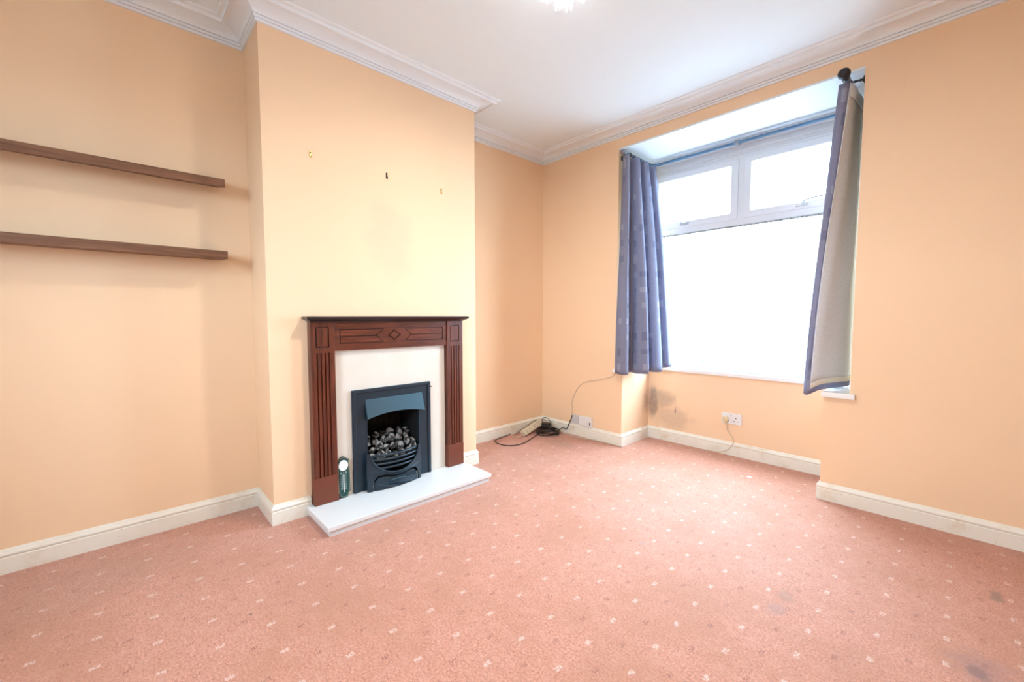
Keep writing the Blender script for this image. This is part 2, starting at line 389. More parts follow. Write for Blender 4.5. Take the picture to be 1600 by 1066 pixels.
# skirting boards
SK = .105
sk = [(0, 0), (.0135, 0), (.0135, .068), (.011, .0705), (.011, .0735), (.0145, .077), (.0155, .083), (.013, .089), (.009, .093), (.006, .100), (.003, SK), (0, SK)]
sk = [(-o, z) for o, z in sk]
for nm, p, lab in [('baseboard_left', [(LX, YE), (LX, -YB), (D, -YB), (D, -2.296)], 'cream skirting board along the shelf alcove and round the chimney corner'),
              ('baseboard_alcove', [(D, -1.286), (D, -YA), (0, -YA), (0, 0), (XL, 0), (XL, DEP), (XR, DEP), (XR, 0), (XE, 0)], 'cream skirting board running through the cable corner, under the window and right')]:
    b = new_bm(); sweep(b, p, sk); struct(nm, b, M['skirt'], lab, 'skirting')

# ------------------------------------------------------------------ window
WY0, WY1 = .500, .565
wn = bpy.data.objects.new('window_1', None); C.objects.link(wn); wn.location = (1.61, .5, .65); wn['_base'] = (1.61, .5, .65)
tag(wn, 'white plastic window with two top opening lights over one big pane', 'window', kind='structure')
b = new_bm()
fx0, fx1, fz0, fz1 = XLU+.002, XRU-.002, .65, 2.33
def frame_yz(b, x0, x1, z0, z1, wL, wR, wB, wT, y0, y1):
    plate(b, [(x0,z0),(x1,z0),(x1,z1),(x0,z1)], [[(x0+wL,z0+wB),(x0+wL,z1-wT),(x1-wR,z1-wT),(x1-wR,z0+wB)]], lambda a, c, t: (a, t, c), y0, y1)
plate(b, [(fx0,fz0),(fx1,fz0),(fx1,fz1),(fx0,fz1)],
      [[(fx0+.06,fz0+.045),(fx0+.06,1.795),(fx1-.06,1.795),(fx1-.06,fz0+.045)], [(fx0+.05,1.850),(fx0+.05,2.30),(1.578,2.30),(1.578,1.850)], [(1.630,1.850),(1.630,2.30),(fx1-.05,2.30),(fx1-.05,1.850)]],
      lambda a, c, t: (a, t, c), WY0, WY1)
obj('window_frame', b, M['upvc'], wn, bevel=.004)
b = new_bm(); box(b, fx0, fx1, .50, YO, 2.33, 2.444); box(b, fx0, fx1, .488, .50, 2.395, 2.444); box(b, fx0, fx1, .492, .50, 2.345, 2.362); obj('head_trim', b, M['upvc'], wn, bevel=.003)
for (x0, x1, hx) in ((fx0+.044, 1.584, 1.172), (1.624, fx1-.044, 2.006)):
    b = new_bm(); frame_yz(b, x0, x1, 1.844, 2.306, .052, .052, .050, .050, .488, .55)
    sash = obj('sash', b, M['upvc'], wn, bevel=.004)
    b = new_bm(); box(b, x0+.05, x1-.05, .526, .532, 1.89, 2.26); obj('pane', b, M['glass'], sash)
    b = new_bm(); box(b, hx-.035, hx+.035, .478, .489, 1.862, 1.880); lathe(b, [(.010,0),(.010,.012),(.007,.016)], (hx, .479, 1.871), (0,-1,0), 12)
    sgn = 1 if hx > 1.6 else -1
    tube(b, crom([(hx, .466, 1.873), (hx+.03*sgn, .455, 1.893), (hx+.07*sgn, .452, 1.900), (hx+.125*sgn, .455, 1.904)], 4), [.006]*13, 8)
    obj('handle', b, M['handle'], sash, smooth=False)
b = new_bm(); box(b, fx0+.055, fx1-.055, .530, .536, fz0+.04, 1.80); obj('pane', b, M['glass'], wn)
b = new_bm(); frame_yz(b, fx0+.06, fx1-.06, fz0+.045, 1.795, .010, .010, .010, .010, .506, .532); obj('glazing_bead', b, M['upvc'], wn)
b = new_bm(); box(b, fx0+.06, fx1-.06, .496, .508, 1.783, 1.793); obj('top_seal', b, M['seal'], wn)
w2 = bpy.data.objects.new('rear_fill_window', None); C.objects.link(w2); w2.location = (1.8, YE-.1, BZ0); w2['_base'] = (1.8, YE-.1, BZ0)
tag(w2, 'unseen white plastic window added behind the viewer for fill light', 'window', kind='structure')
b = new_bm(); frame_yz(b, BX0+.001, BX1-.001, BZ0+.001, BZ1-.001, .06, .06, .06, .06, YE-.13, YE-.07); obj('window_frame', b, M['upvc'], w2)
b = new_bm(); box(b, BX0+.055, BX1-.055, YE-.103, YE-.097, BZ0+.055, BZ1-.055); obj('pane', b, M['glass'], w2)
# U-shaped sill
b = new_bm(); ol = [(XLU-.022, -.026), (XL-.004, -.026), (XL-.004, DEP-.022), (XR+.004-.012, DEP-.022), (XR+.004-.012, -.026), (XRU+.026, -.026), (XRU+.026, -.001), (XRU-.001, -.001), (XRU-.001, .52), (XLU+.001, .52), (XLU+.001, -.001), (XLU-.022, -.001)]
plate(b, ol, [], lambda a, c, t: (a, c, t), ZS, .65)
so = struct('trim_2', b, M['sill'], 'white painted window sill board wrapping the bay recess', 'window sill'); bevel(so, .005, 3)

# ------------------------------------------------------------------ outside, seen blown out through the glass
M['pavement'] = plain('grey_paving', (.24,.24,.24), .9, var=.1, scale=3)
M['render'] = plain('pale_house_render', (.72,.70,.66), .9, var=.05, scale=2)
M['dark_glass'] = plain('far_window_glass', (.10,.14,.15), .1, spec=.6)
M['leaf'] = plain('shrub_leaf', (.18,.30,.14), .6, var=.3)
b = new_bm(); box(b, -25, 25, -30, 40, -.45, -.35); struct('ground', b, M['pavement'], 'pale paved ground outside the window', 'ground')
hs = thing('terraced_house', 'pale terraced house across the street beyond the bright window', 'house', (-4, 14, -.35))
b = new_bm(); box(b, -16, 9, 14, 20, -.35, 5.6); obj('house_wall', b, M['render'], hs)
b = new_bm()
vv = [b.verts.new(p) for p in [(-16.2,13.7,5.6),(9.2,13.7,5.6),(9.2,17,8),(-16.2,17,8),(-16.2,20.3,5.6),(9.2,20.3,5.6)]]
for f in ((0,1,2,3),(3,2,5,4),(0,3,4),(1,5,2),(0,4,5,1)): b.faces.new([vv[i] for i in f])
obj('roof', b, M['pavement'], hs)
for i in range(5):
    x = -14+i*4.8
    for (z0, z1, ww_) in ((.5, 2.1, 1.5), (3.3, 4.8, 1.3)):
        b = new_bm(); plate(b, [(x,z0),(x+ww_,z0),(x+ww_,z1),(x,z1)], [[(x+.1,z0+.1),(x+.1,z1-.1),(x+ww_-.1,z1-.1),(x+ww_-.1,z0+.1)]], lambda a, c, t: (a, t, c), 13.93, 14.0)
        wf = obj('window', b, M['upvc'], hs)
        b = new_bm(); box(b, x+.1, x+ww_-.1, 13.96, 13.99, z0+.1, z1-.1); obj('pane', b, M['dark_glass'], wf)
    b = new_bm(); box(b, x+2.2, x+3.1, 13.94, 14.0, -.35, 1.8); obj('door', b, M['dark_glass'], hs)
rnd = random.Random(5)
for i, (x, y, h, lab) in enumerate([(-.6, 2.1, .75, 'small leafy shrub outside the left part of the window'), (.55, 2.3, .9, 'taller leafy shrub outside the middle of the window'), (1.6, 2.2, .7, 'low leafy shrub outside the right part of the window')]):
    sh = thing('garden_shrub', lab, 'shrub', (x, y, -.35))
    b = new_bm()
    for k in range(260):
        a, rr, z = rnd.uniform(0, 6.28), .34*math.sqrt(rnd.random()), rnd.uniform(.15, 1)
        c0 = Vector((x+rr*math.cos(a), y+rr*math.sin(a), -.35+h*z)); R = Matrix.Rotation(rnd.uniform(0, 6.28), 3, 'Z') @ Matrix.Rotation(rnd.uniform(-1, 1), 3, 'X')
        q = [b.verts.new(c0+R @ Vector(p)) for p in ((0,-.045,0),(.02,0,.006),(0,.045,0),(-.02,0,.006))]; b.faces.new(q)
    obj('foliage', b, M['leaf'], sh)
    b = new_bm()
    for k in range(5):
        a = k*1.26; tube(b, [(x, y, -.35), (x+.1*math.cos(a), y+.1*math.sin(a), -.35+h*.5), (x+.2*math.cos(a), y+.2*math.sin(a), -.35+h*.9)], .01, 5)
    obj('stem', b, M['walnut'], sh)

# ------------------------------------------------------------------ hearth, back panel, surround
he = thing('hearth', 'pale stone hearth slab on a low plinth in front of the fireplace', 'hearth', (.55, -1.80, 0))
b = new_bm(); box(b, D+.001, .711, -2.312, -1.284, 0, .029); obj('plinth', b, M['hearth'], he, bevel=.002)
b = new_bm(); box(b, D+.001, .7216, -2.3241, -1.2721, .030, .0532); obj('slab', b, M['hearth'], he, bevel=.003)
YZ = lambda a, c, t: (t, a, c)
HZ = .0534
b = new_bm(); plate(b, [(-2.16,HZ),(-1.422,HZ),(-1.422,.905),(-2.16,.905)], [[(FY0,HZ+.02),(FY0,FZ1),(FY1,FZ1),(FY1,HZ+.02)]], YZ, D+.001, .404)
tag(obj('back_panel', b, M['marble']), 'cream marble panel inside the wooden surround around the black fire', 'fireplace panel')

fs = thing('fire_surround', 'dark mahogany fire surround with fluted pilasters and carved frieze', 'fire surround', (.41, -1.79, HZ))
def rect(y0, y1, z0, z1): return [(y0,z0),(y1,z0),(y1,z1),(y0,z1)]
for (y0, y1) in ((-2.290, -2.163), (-1.417, -1.290)):
    # fluted shaft: cross-section with grooves
    cs = [(D+.001, y0), (D+.001, y1), (.434, y1)]
    wd = y1-y0; nF = 4; gw = .0075; m0 = y0+.032; pitch = (wd-.064)/(nF-1)
    for k in range(nF-1, -1, -1):
        yc = m0+k*pitch
        cs += [(.434, yc+gw/2), (.430, yc+gw*.36), (.4255, yc), (.430, yc-gw*.36), (.434, yc-gw/2)]
    cs += [(.434, y0)]
    b = new_bm(); plate(b, cs, [], lambda a, c, t: (a, c, t), .205, .893)
    pil = obj('pilaster', b, M['wood_z'], fs)
    b = new_bm(); box(b, D+.001, .438, y0-.001, y1+.001, HZ, .205); obj('plinth_block', b, M['wood_plinth'], pil, bevel=.002)
    g = .0055; c0, c1, z0, z1 = y0+.026, y1-.030, .922, 1.034
    b = new_bm(); box(b, D+.001, .4259, y0+.0005, y1-.0005, .8935, 1.0595); obj('cap_backing', b, M['groove'], pil)
    b = new_bm(); plate(b, rect(y0, y1, .893, 1.060), [rect(c0, c1, z0, z1)[::-1]], YZ, D+.001, .434)
    obj('cap_block', b, M['wood_z'], pil, bevel=.0008)
    b = new_bm(); plate(b, rect(c0+g, c1-g, z0+g, z1-g), [], YZ, .4261, .434); obj('cap_panel', b, M['wood_z'], pil, bevel=.001)
# frieze
y0, y1, z0, z1 = -2.163, -1.417, .900, 1.060
zm = (1.021+.938)/2
Lp = [(-2.133,1.021),(-1.866,1.021),(-1.912,zm),(-1.866,.938),(-2.133,.938)]
Rp = [(-1.447,1.021),(-1.447,.938),(-1.731,.938),(-1.690,zm),(-1.731,1.021)]
dc, dz, dr, dzr = -1.800, zm, .046, .038
def star(s): 
    out = []
    for k in range(4):
        a = k*math.pi/2; out.append((dc+dr*s*math.cos(a), dz+dzr*s*math.sin(a)))
        a2 = a+math.pi/4; out.append((dc+dr*s*.60*math.cos(a2), dz+dzr*s*.60*math.sin(a2)))
    return out
fxb, fxf = .419, .427
b = new_bm(); plate(b, rect(y0, y1, z0, z1), [Lp, Rp, star(1.0)], YZ, D+.001, fxf)
fr = obj('frieze', b, M['wood_y'], fs, bevel=.0006)
b = new_bm(); box(b, D+.002, fxb, y0+.001, y1-.001, z0+.001, z1-.001); obj('groove_backing', b, M['groove'], fr)
g = .005
for pts in ([(-2.133+g,1.021-g),(-1.876,1.021-g),(-1.912-g*.7,zm+g/2+.001),(-2.133+g,zm+g/2)], [(-2.133+g,zm-g/2),(-1.912-g*.7,zm-g/2-.001),(-1.876,.938+g),(-2.133+g,.938+g)],
            [(-1.447-g,1.021-g),(-1.447-g,zm+g/2),(-1.690+g*.7,zm+g/2),(-1.721,1.021-g)], [(-1.447-g,zm-g/2),(-1.447-g,.938+g),(-1.721,.938+g),(-1.690+g*.7,zm-g/2)]):
    b = new_bm(); plate(b, pts, [], YZ, fxb+.0002, fxf); obj('carved_panel', b, M['wood_y'], fr, bevel=.0006)
b = new_bm(); plate(b, star(.74), [], YZ, fxb+.0002, fxf); obj('carved_diamond', b, M['wood_y'], fr, bevel=.0006)
# mantelshelf with ogee edge: stacked outline rings
b = new_bm(); prof = [(0, 1.0605), (.004, 1.0655), (.012, 1.069), (.022, 1.074), (.028, 1.080), (.030, 1.086), (.028, 1.092), (.024, 1.0945)]
ringv = []
for o, z in prof:
    ringv.append([b.verts.new(p) for p in ((D+.001, -2.288-o, z), (.446+o, -2.288-o, z), (.446+o, -1.292+o, z), (D+.001, -1.292+o, z))])
for A, B in zip(ringv, ringv[1:]):
    for k in range(4): b.faces.new((A[k], A[(k+1) % 4], B[(k+1) % 4], B[k]))
b.faces.new(ringv[0][::-1]); b.faces.new(ringv[-1])
obj('mantelshelf', b, M['wood_shelf'], fs)

# ------------------------------------------------------------------ inset fire
gf = thing('inset_fire', 'black inset gas fire with mitred frame and sloping hood', 'fire', (.41, -1.806, HZ))
b = new_bm(); oy0, oy1, oz1 = -2.067, -1.545, .663
def U(y0_, y1_, z1_, i): return [(y0_, HZ), (y0_+i, HZ), (y0_+i, z1_-i), (y1_-i, z1_-i), (y1_-i, HZ), (y1_, HZ), (y1_, z1_), (y0_, z1_)]
plate(b, U(oy0, oy1, oz1, .085), [], YZ, .4045, .416); fas = obj('fascia', b, M['iron'], gf, bevel=.002)
b = new_bm(); plate(b, U(oy0, oy1, oz1, .020), [], YZ, .416, .424); obj('outer_rim', b, M['iron'], fas, bevel=.004, seg=3)
b = new_bm(); plate(b, [(-1.986,HZ),(-1.978,HZ),(-1.978,.572),(-1.634,.572),(-1.634,HZ),(-1.626,HZ),(-1.626,.58),(-1.986,.58)], [], YZ, .30, .418); obj('inner_lip', b, M['iron'], fas, bevel=.0015)
b = new_bm()
box(b, .165, .172, FY0+.006, FY1-.006, HZ+.001, .58); box(b, .172, .40, FY0+.003, FY0+.008, HZ+.001, .58); box(b, .172, .40, FY1-.008, FY1-.003, HZ+.001, .58)
box(b, .172, .40, FY0+.008, FY1-.008, .574, .58); box(b, .172, .40, FY0+.008, FY1-.008, HZ+.001, .062)
fb = obj('firebox', b, M['firebox'], gf)
for r in range(6):
    for k in range(4):
        yy = FY0+.012+k*.086+(.043 if r % 2 else 0); 
        if yy+.08 > FY1-.008: continue
        b = new_bm(); box(b, .172, .178, yy, yy+.080, .30+r*.044, .30+r*.044+.038); obj('brick', b, M['firebox'], fb)
# hood
b = new_bm(); hy0, hy1 = -1.992, -1.606; N = 16; top, bot, top2, bot2 = [], [], [], []
for k in range(N+1):
    y = hy0+(hy1-hy0)*k/N; s_ = (k/N-.5)*2; zb = .488+.024*(1-s_*s_)
    f_ = (.597-zb)/(.597-.488); xb = .420+.030*f_
    top.append(b.verts.new((.420, y+.004*(1 if k == 0 else -1 if k == N else 0), .600))); bot.append(b.verts.new((xb+.004, y, zb)))
    top2.append(b.verts.new((.412, y, .596))); bot2.append(b.verts.new((xb-.003, y, zb-.001)))
for k in range(N):
    b.faces.new((top[k], top[k+1], bot[k+1], bot[k])); b.faces.new((top2[k+1], top2[k], bot2[k], bot2[k+1]))
    b.faces.new((top[k+1], top[k], top2[k], top2[k+1])); b.faces.new((bot[k], bot[k+1], bot2[k+1], bot2[k]))
b.faces.new((top[0], bot[0], bot2[0], top2[0])); b.faces.new((top[N], top2[N], bot2[N], bot[N]))
hd = obj('hood', b, M['hood'], gf, bevel=.001)
for yy in (hy0+.002, hy1-.006):
    b = new_bm(); plate(b, [(.416,.594),(.4475,.492),(.416,.480)], [], lambda a, c, t: (a, t, c), yy, yy+.004)
    obj('hood_cheek', b, M['iron'], hd)
b = new_bm(); box(b, .34, .416, -1.976, -1.636, .545, .572); obj('canopy_bar', b, M['iron'], gf)
b = new_bm(); lathe(b, [(.003,0),(.003,.006),(.005,.007),(.005,.011)], (.414, -1.5455, .628), (0,1,0), 10); obj('side_knob', b, M['iron'], gf)

# fire basket
fk = thing('fire_basket', 'black cast fire front with bowed bars holding the coals', 'fire basket', (.46, -1.82, HZ))
ky0, ky1 = -2.005, -1.640; kc = (ky0+ky1)/2; kh = (ky1-ky0)/2
bow = lambda y: .440+.050*(1-((y-kc)/kh)**2)
BW = lambda a, c, t: (bow(a)+t, a, c)
def dens(pts, n=10):
    out = []
    for i in range(len(pts)):
        a, c = pts[i], pts[(i+1) % len(pts)]; k_ = max(1, int(math.hypot(a[0]-c[0], a[1]-c[1])/.018))
        for j in range(k_): out.append((a[0]+(c[0]-a[0])*j/k_, a[1]+(c[1]-a[1])*j/k_))
    return out
uo = [(kc+.158*math.cos(a), .272-.118*math.sin(a)) for a in [math.pi*k/22 for k in range(23)]]   # right to left
outl = [(ky0+.004, HZ), (ky0+.030, HZ), (ky0+.031, .090), (ky0+.040, .125), (ky0+.060, .146), (kc-.085, .148), (kc-.04, .138), (kc, .136), (kc+.04, .138), (kc+.085, .148), (ky1-.060, .146), (ky1-.040, .125), (ky1-.031, .090), (ky1-.030, HZ), (ky1-.004, HZ), (ky1, .17), (ky1-.001, .283), (ky1-.015, .283)]
outl = outl + uo + [(ky0+.015, .283), (ky0+.001, .283), (ky0, .17)]
b = new_bm(); plate(b, outl, [], BW, 0, .014); obj('front_casting', b, M['iron'], fk, bevel=.003)
b = new_bm(); rim = [(bow(y)+.013, y, z) for y, z in uo]; tube(b, rim, .0055, 8); obj('rim_bead', b, M['iron'], fk, smooth=True)
for z in (.262, .236, .210, .184):
    hw = .158*math.sqrt(max(0, 1-((.272-z)/.118)**2))+.010
    b = new_bm(); tube(b, [(bow(kc+hw*(k/12-.5)*2)-.004, kc+hw*(k/12-.5)*2, z) for k in range(13)], .0075, 8); obj('bar', b, M['iron'], fk, smooth=True)
ash = [(ky0+.040, HZ+.002), (kc-.09, HZ+.002), (kc-.08, HZ+.010), (kc+.08, HZ+.010), (kc+.09, HZ+.002), (ky1-.040, HZ+.002), (ky1-.042, .090), (ky1-.052, .118), (ky1-.068, .132), (kc+.085, .134), (kc+.04, .126), (kc, .124), (kc-.04, .126), (kc-.085, .134), (ky0+.068, .132), (ky0+.052, .118), (ky0+.042, .090)]
b = new_bm(); plate(b, dens(ash), [], BW, -.006, .004); ac = obj('ash_cover', b, M['iron'], fk)
b = new_bm(); tube(b, [(bow(kc-.05+.1*k/6)+.008, kc-.05+.1*k/6, HZ+.052+.004*math.sin(math.pi*k/6)) for k in range(7)], .004, 6); obj('cover_handle', b, M['hood'], ac, smooth=True)
b = new_bm(); box(b, .20, .428, ky0+.03, ky1-.025, .19, .215); obj('coal_tray', b, M['firebox'], gf)

# coals: each lump its own object
rnd = random.Random(11)
def coal_mesh(seed):
    b = new_bm(); bmesh.ops.create_icosphere(b, subdivisions=3, radius=1)
    r = random.Random(seed); off = Vector((r.uniform(0,50), r.uniform(0,50), r.uniform(0,50)))
    planes = [(Vector((r.gauss(0,1), r.gauss(0,1), r.gauss(0,1))).normalized(), r.uniform(.5,.8)) for _ in range(9)]
    for v_ in b.verts:
        p = v_.co.copy()
        for n_, d_ in planes:
            q = p.dot(n_)
            if q > d_: p -= n_*(q-d_)*.97
        p *= 1+.22*noise.noise(p*1.6+off)+.08*noise.noise(p*5+off); v_.co = p
    me = bpy.data.meshes.new('coal'); b.to_mesh(me); b.free(); me.materials.append(M['coal'])
    for p in me.polygons: p.use_smooth = True
    return me
cms = [coal_mesh(i) for i in range(6)]
rows = [(.418, 7, .243, .0245, 'grey ashy coal against the basket bars', 'front row of coals'),
        (.378, 7, .278, .0255, 'dark ashy coal in the row above the front coals', 'middle row of coals'),
        (.335, 6, .312, .0260, 'black coal near the top of the heap', 'upper row of coals'),
        (.285, 6, .330, .0265, 'sooty black coal at the shadowy back of the heap', 'back row of coals')]
ci = 0
for (x, n, z, r, lab, grp) in rows:
    for k in range(n):
        y = -1.957+(.30)*(k+.5*(rows.index((x,n,z,r,lab,grp)) % 2)+.05)/(n-.45)
        o = bpy.data.objects.new('coal', cms[ci % 6]); C.objects.link(o); ci += 1
        o.location = (x+rnd.uniform(-.006,.006)+ (.022 if grp.startswith('front') and 1 <= k <= n-2 else 0), y+rnd.uniform(-.004,.004), z+rnd.uniform(-.006,.012))
        o.rotation_euler = (rnd.uniform(0,6), rnd.uniform(0,6), rnd.uniform(0,6)); s_ = r*rnd.uniform(.85,1.25); o.scale = (s_*1.18, s_, s_*.92)
        tag(o, lab+', '+(['leftmost', 'second from the left', 'third from the left', 'fourth from the left', 'fifth from the left', 'sixth from the left'][k] if k < n-1 else 'rightmost'), 'coal', grp)

# thermometer plaque leaning on the panel
th = thing('room_thermometer', 'dark green thermometer plaque with a white dial leaning beside the fire', 'thermometer', (.425, -2.128, HZ))
ty0, ty1, tz0, tz1 = -2.163, -2.092, HZ+.004, .292
lean = lambda a, c, t: (.4235-(c-tz0)*.06+t, a, c)
tm = (ty0+ty1)/2
def plaque(i):
    pts = [(ty0+i, tz0+.030), (ty0+i+.012, tz0+.018)]
    pts += [(tm+(.024-i*.5)*math.cos(a), tz0+.012+i+(.014)*(math.sin(a))) for a in [math.pi+math.pi*k/8 for k in range(9)]]
    pts += [(ty1-i-.012, tz0+.018), (ty1-i, tz0+.030), (ty1-i, tz1-.022), (ty1-i-.010, tz1-.020), (tm+.016, tz1-.008-i), (tm, tz1-i), (tm-.016, tz1-.008-i), (ty0+i+.010, tz1-.020), (ty0+i, tz1-.022)]
    return pts
b = new_bm(); plate(b, plaque(0), [], lean, 0, .007); obj('plaque', b, M['green'], th)
b = new_bm(); plate(b, plaque(.004), [plaque(.0058)[::-1]], lean, .007, .0076); obj('border_line', b, M['gold_line'], th)
b = new_bm(); plate(b, [(tm+.027*math.cos(6.283*k/28), tz1-.052+.030*math.sin(6.283*k/28)) for k in range(28)], [], lean, .007, .0095); obj('dial', b, M['dial'], th)
b = new_bm()
for yy in (-.0095, -.004, .006): 
    plate(b, rect(tm+yy, tm+yy+.0022, tz0+.045, tz1-.102), [], lean, .007, .0076)
for k in range(14):
    plate(b, rect(tm+.010, tm+.016, tz0+.046+k*.0098, tz0+.0478+k*.0098), [], lean, .007, .0076); plate(b, rect(tm-.018, tm-.012, tz0+.046+k*.0098, tz0+.0478+k*.0098), [], lean, .007, .0076)
for yy in (-.015, 0, .014): plate(b, rect(tm+yy-.003, tm+yy+.003, tz1-.097, tz1-.091), [], lean, .007, .0076)
obj('scale', b, M['print'], th)
b = new_bm(); tube(b, [lean(tm, tz0+.03, .009), lean(tm, tz1-.105, .009)], .0018, 6); obj('glass_tube', b, M['dial'], th)

# ------------------------------------------------------------------ floating shelves
for (zb_back, zb_front, D_, lab) in ((1.779, 1.7405, .18, 'upper walnut floating shelf on the alcove wall, sagging forward'), (1.394, 1.383, .185, 'lower walnut floating shelf on the alcove wall')):
    th_ = .0395
    sh = thing('floating_shelf', lab, 'shelf', (LX, -3.1, zb_back))
    b = new_bm()
    plate(b, [(LX+.001, zb_back), (LX+D_, zb_front), (LX+D_, zb_front+th_), (LX+.001, zb_back+th_)], [], lambda a, c, t: (a, t, c), -3.62, -2.614)
    obj('board', b, M['walnut'], sh, bevel=.001)

# ------------------------------------------------------------------ picture hooks
for (y, z, col, lab) in ((-2.247, 1.959, 'brass', 'small brass picture hook, leftmost on the chimney breast'), (-1.811, 1.944, 'dark_metal', 'small dark picture hook in the middle of the chimney breast'), (-1.421, 1.929, 'brass', 'small brass picture hook, rightmost on the chimney breast')):
    hk = thing('picture_hook', lab, 'hook', (D, y, z), 'picture hooks on the chimney breast')
    b = new_bm(); box(b, D, D+.0025, y-.005, y+.005, z-.014, z+.018); obj('hook_plate', b, M[col], hk, bevel=.0008)
    b = new_bm(); tube(b, crom([(D+.002, y, z-.008), (D+.004, y, z-.017), (D+.011, y, z-.018), (D+.014, y, z-.009)], 4), .002, 6); obj('hook_arm', b, M[col], hk)
    b = new_bm(); lathe(b, [(.0035,0),(.0035,.002),(.001,.004)], (D+.0025, y, z+.008), (1,0,0), 8); obj('nail', b, M['dark_metal'], hk)

# ------------------------------------------------------------------ curtain pole
RZ = 2.400
cp = thing('curtain_pole', 'flare-tinted blue metal curtain pole bent round three sides of the window recess', 'curtain pole', (1.6, .43, RZ))
LXr, RXr, RY = .905, 2.312, .432
rp = [(LXr, .0, RZ)] + [(LXr, RY-.05, RZ), (LXr+.015, RY-.015, RZ), (LXr+.05, RY, RZ)] + [(RXr-.05, RY, RZ), (RXr-.015, RY-.015, RZ), (RXr, RY-.05, RZ), (RXr, -.07, RZ)]
b = new_bm(); tube(b, rp, .0115, 12); obj('rod', b, M['rod'], cp, smooth=True)
fin = [(.012,0),(.016,.003),(.016,.010),(.0135,.013),(.0155,.018),(.0205,.024),(.0235,.034),(.0225,.045),(.018,.053),(.012,.058),(.004,.060)]
for (x, y, mt) in ((LXr, .0, 'pewter'), (RXr, -.07, 'dark_metal')):
    fs_ = 1.0 if mt == 'pewter' else 1.25; b = new_bm(); lathe(b, [(r_*fs_, h_*fs_) for r_, h_ in fin], (x, y, RZ), (0,-1,0), 18); obj('finial', b, M[mt], cp, smooth=True)
# brackets
def bracket(p_rod, p_wall, nrm, mt, twist):
    b = new_bm(); P0, P1 = Vector(p_rod), Vector(p_wall)
    pts = [P0.lerp(P1, k/10) for k in range(11)]
    tube(b, pts, [.0065+(.002*math.sin(k*1.9) if twist else 0) for k in range(11)], 8)
    lathe(b, [(.022,0),(.022,.003),(.014,.007),(.009,.012)], P1, nrm, 14)
    ring = [(p_rod[0]+.014*math.cos(a), p_rod[1], p_rod[2]+.014*math.sin(a)) for a in [6.283*k/16 for k in range(16)]]
    tube(b, ring, .0045, 6, closed=True)
    return obj('bracket', b, M[mt], cp, smooth=True)
bracket((LXr, .05, RZ), (XLU+.001, .05, RZ-.012), (1,0,0), 'dark_metal', True)
bracket((RXr, -.012+.03, RZ), (XRU-.001, .018, RZ-.005), (-1,0,0), 'dark_metal', True)
b = new_bm(); tube(b, [(1.590, RY, RZ), (1.590, .489, RZ+.006)], .007, 8); lathe(b, [(.012,-.018),(.019,-.012),(.019,.012),(.012,.018)], (1.590, RY, RZ), (1,0,0), 14); lathe(b, [(.013,0),(.016,.004),(.012,.012),(.004,.016)], (1.590, RY-.017, RZ-.004), (0,-1,-.2), 12)
obj('centre_bracket', b, M['pewter'], cp, smooth=True)
# small heart shaped end drop at the left end
b = new_bm(); hp = []
for k in range(24):
    a = 6.283*k/24; hp.append((.017*math.sin(a)**3, .014*math.cos(a)-.0055*math.cos(2*a)-.002*math.cos(3*a)))
plate(b, [(LXr-.019+p[0]*1.15, 2.372+p[1]*1.25) for p in hp], [], lambda a, c, t: (a, t, c), -.012, -.004); obj('end_drop', b, M['dark_metal'], cp, bevel=.002)
for (x, ys) in ((LXr, [.02, .075, .12, .17, .215, .265, .31, .36]), (RXr, [-.055, -.03, .06, .16, .25, .33])):
    for y in ys:
        b = new_bm(); tube(b, [(x+.0165*math.cos(a), y+.002*math.sin(a*2), RZ-.006+.0165*math.sin(a)) for a in [6.283*k/18 for k in range(18)]], .0024, 6, closed=True)
        obj('ring', b, M['pewter'], cp, smooth=True)

# ------------------------------------------------------------------ curtains
def sheet(top, bot, zt, zb, u0, u1, nV, off=0, zlift=0, ztop_drop=0, uv_off=0, vr=(0, 1)):
    """top/bot plan control points, zb per control point; returns bmesh with UV in metres"""
    n = 7
    T = crom([(p[0], p[1], 0) for p in top], n); B = crom([(p[0], p[1], z) for p, z in zip(bot, zb)], n)
    tot = len(T)-1; i0, i1 = int(round(u0*tot)), int(round(u1*tot))
    bm = new_bm(); uvl = bm.loops.layers.uv.new('UVMap'); grid = []; arc = [0]
    for i in range(1, tot+1): arc.append(arc[-1]+(B[i]-B[i-1]).xy.length)
    def P(i, v):
        f = 1-(1-v)**1.35
        f = f*.85+v*.15
        xy = T[i].xy.lerp(B[i].xy, f)
        wob = .0035*math.sin(i*.55+v*5)*v*(1-v)*4
        return Vector((xy.x+wob, xy.y+wob*.6, zt+(B[i].z+zlift-zt)*v))
    for i in range(i0, i1+1):
        row = []
        for j in range(nV+1):
            v = vr[0]+(vr[1]-vr[0])*j/nV
            p = P(i, v)
            if off:
                a, c = P(max(i-1, 0), v), P(min(i+1, tot), v); d = (c-a).xy
                if d.length > 1e-7: d.normalize(); p += Vector((-d.y, d.x, 0))*off
            row.append((bm.verts.new(p), (arc[i]+uv_off, v*(zt-.63))))
        grid.append(row)
    for r0, r1 in zip(grid, grid[1:]):
        for j in range(nV):
            q = [r0[j], r1[j], r1[j+1], r0[j+1]]
            f = bm.faces.new([x[0] for x in q]); f.smooth = True
            for lp, x in zip(f.loops, q): lp[uvl].uv = x[1]
    return bm
def cloth(name, bm, mat, parent, th=.0014):
    o = obj(name, bm, mat, parent, smooth=True); s = o.modifiers.new('thickness', 'SOLIDIFY'); s.thickness = th; s.offset = 0; return o
cl = thing('curtain', 'grey blue patchwork curtain gathered at the left side of the window', 'curtain', (.95, .15, .63), 'pair of window curtains')
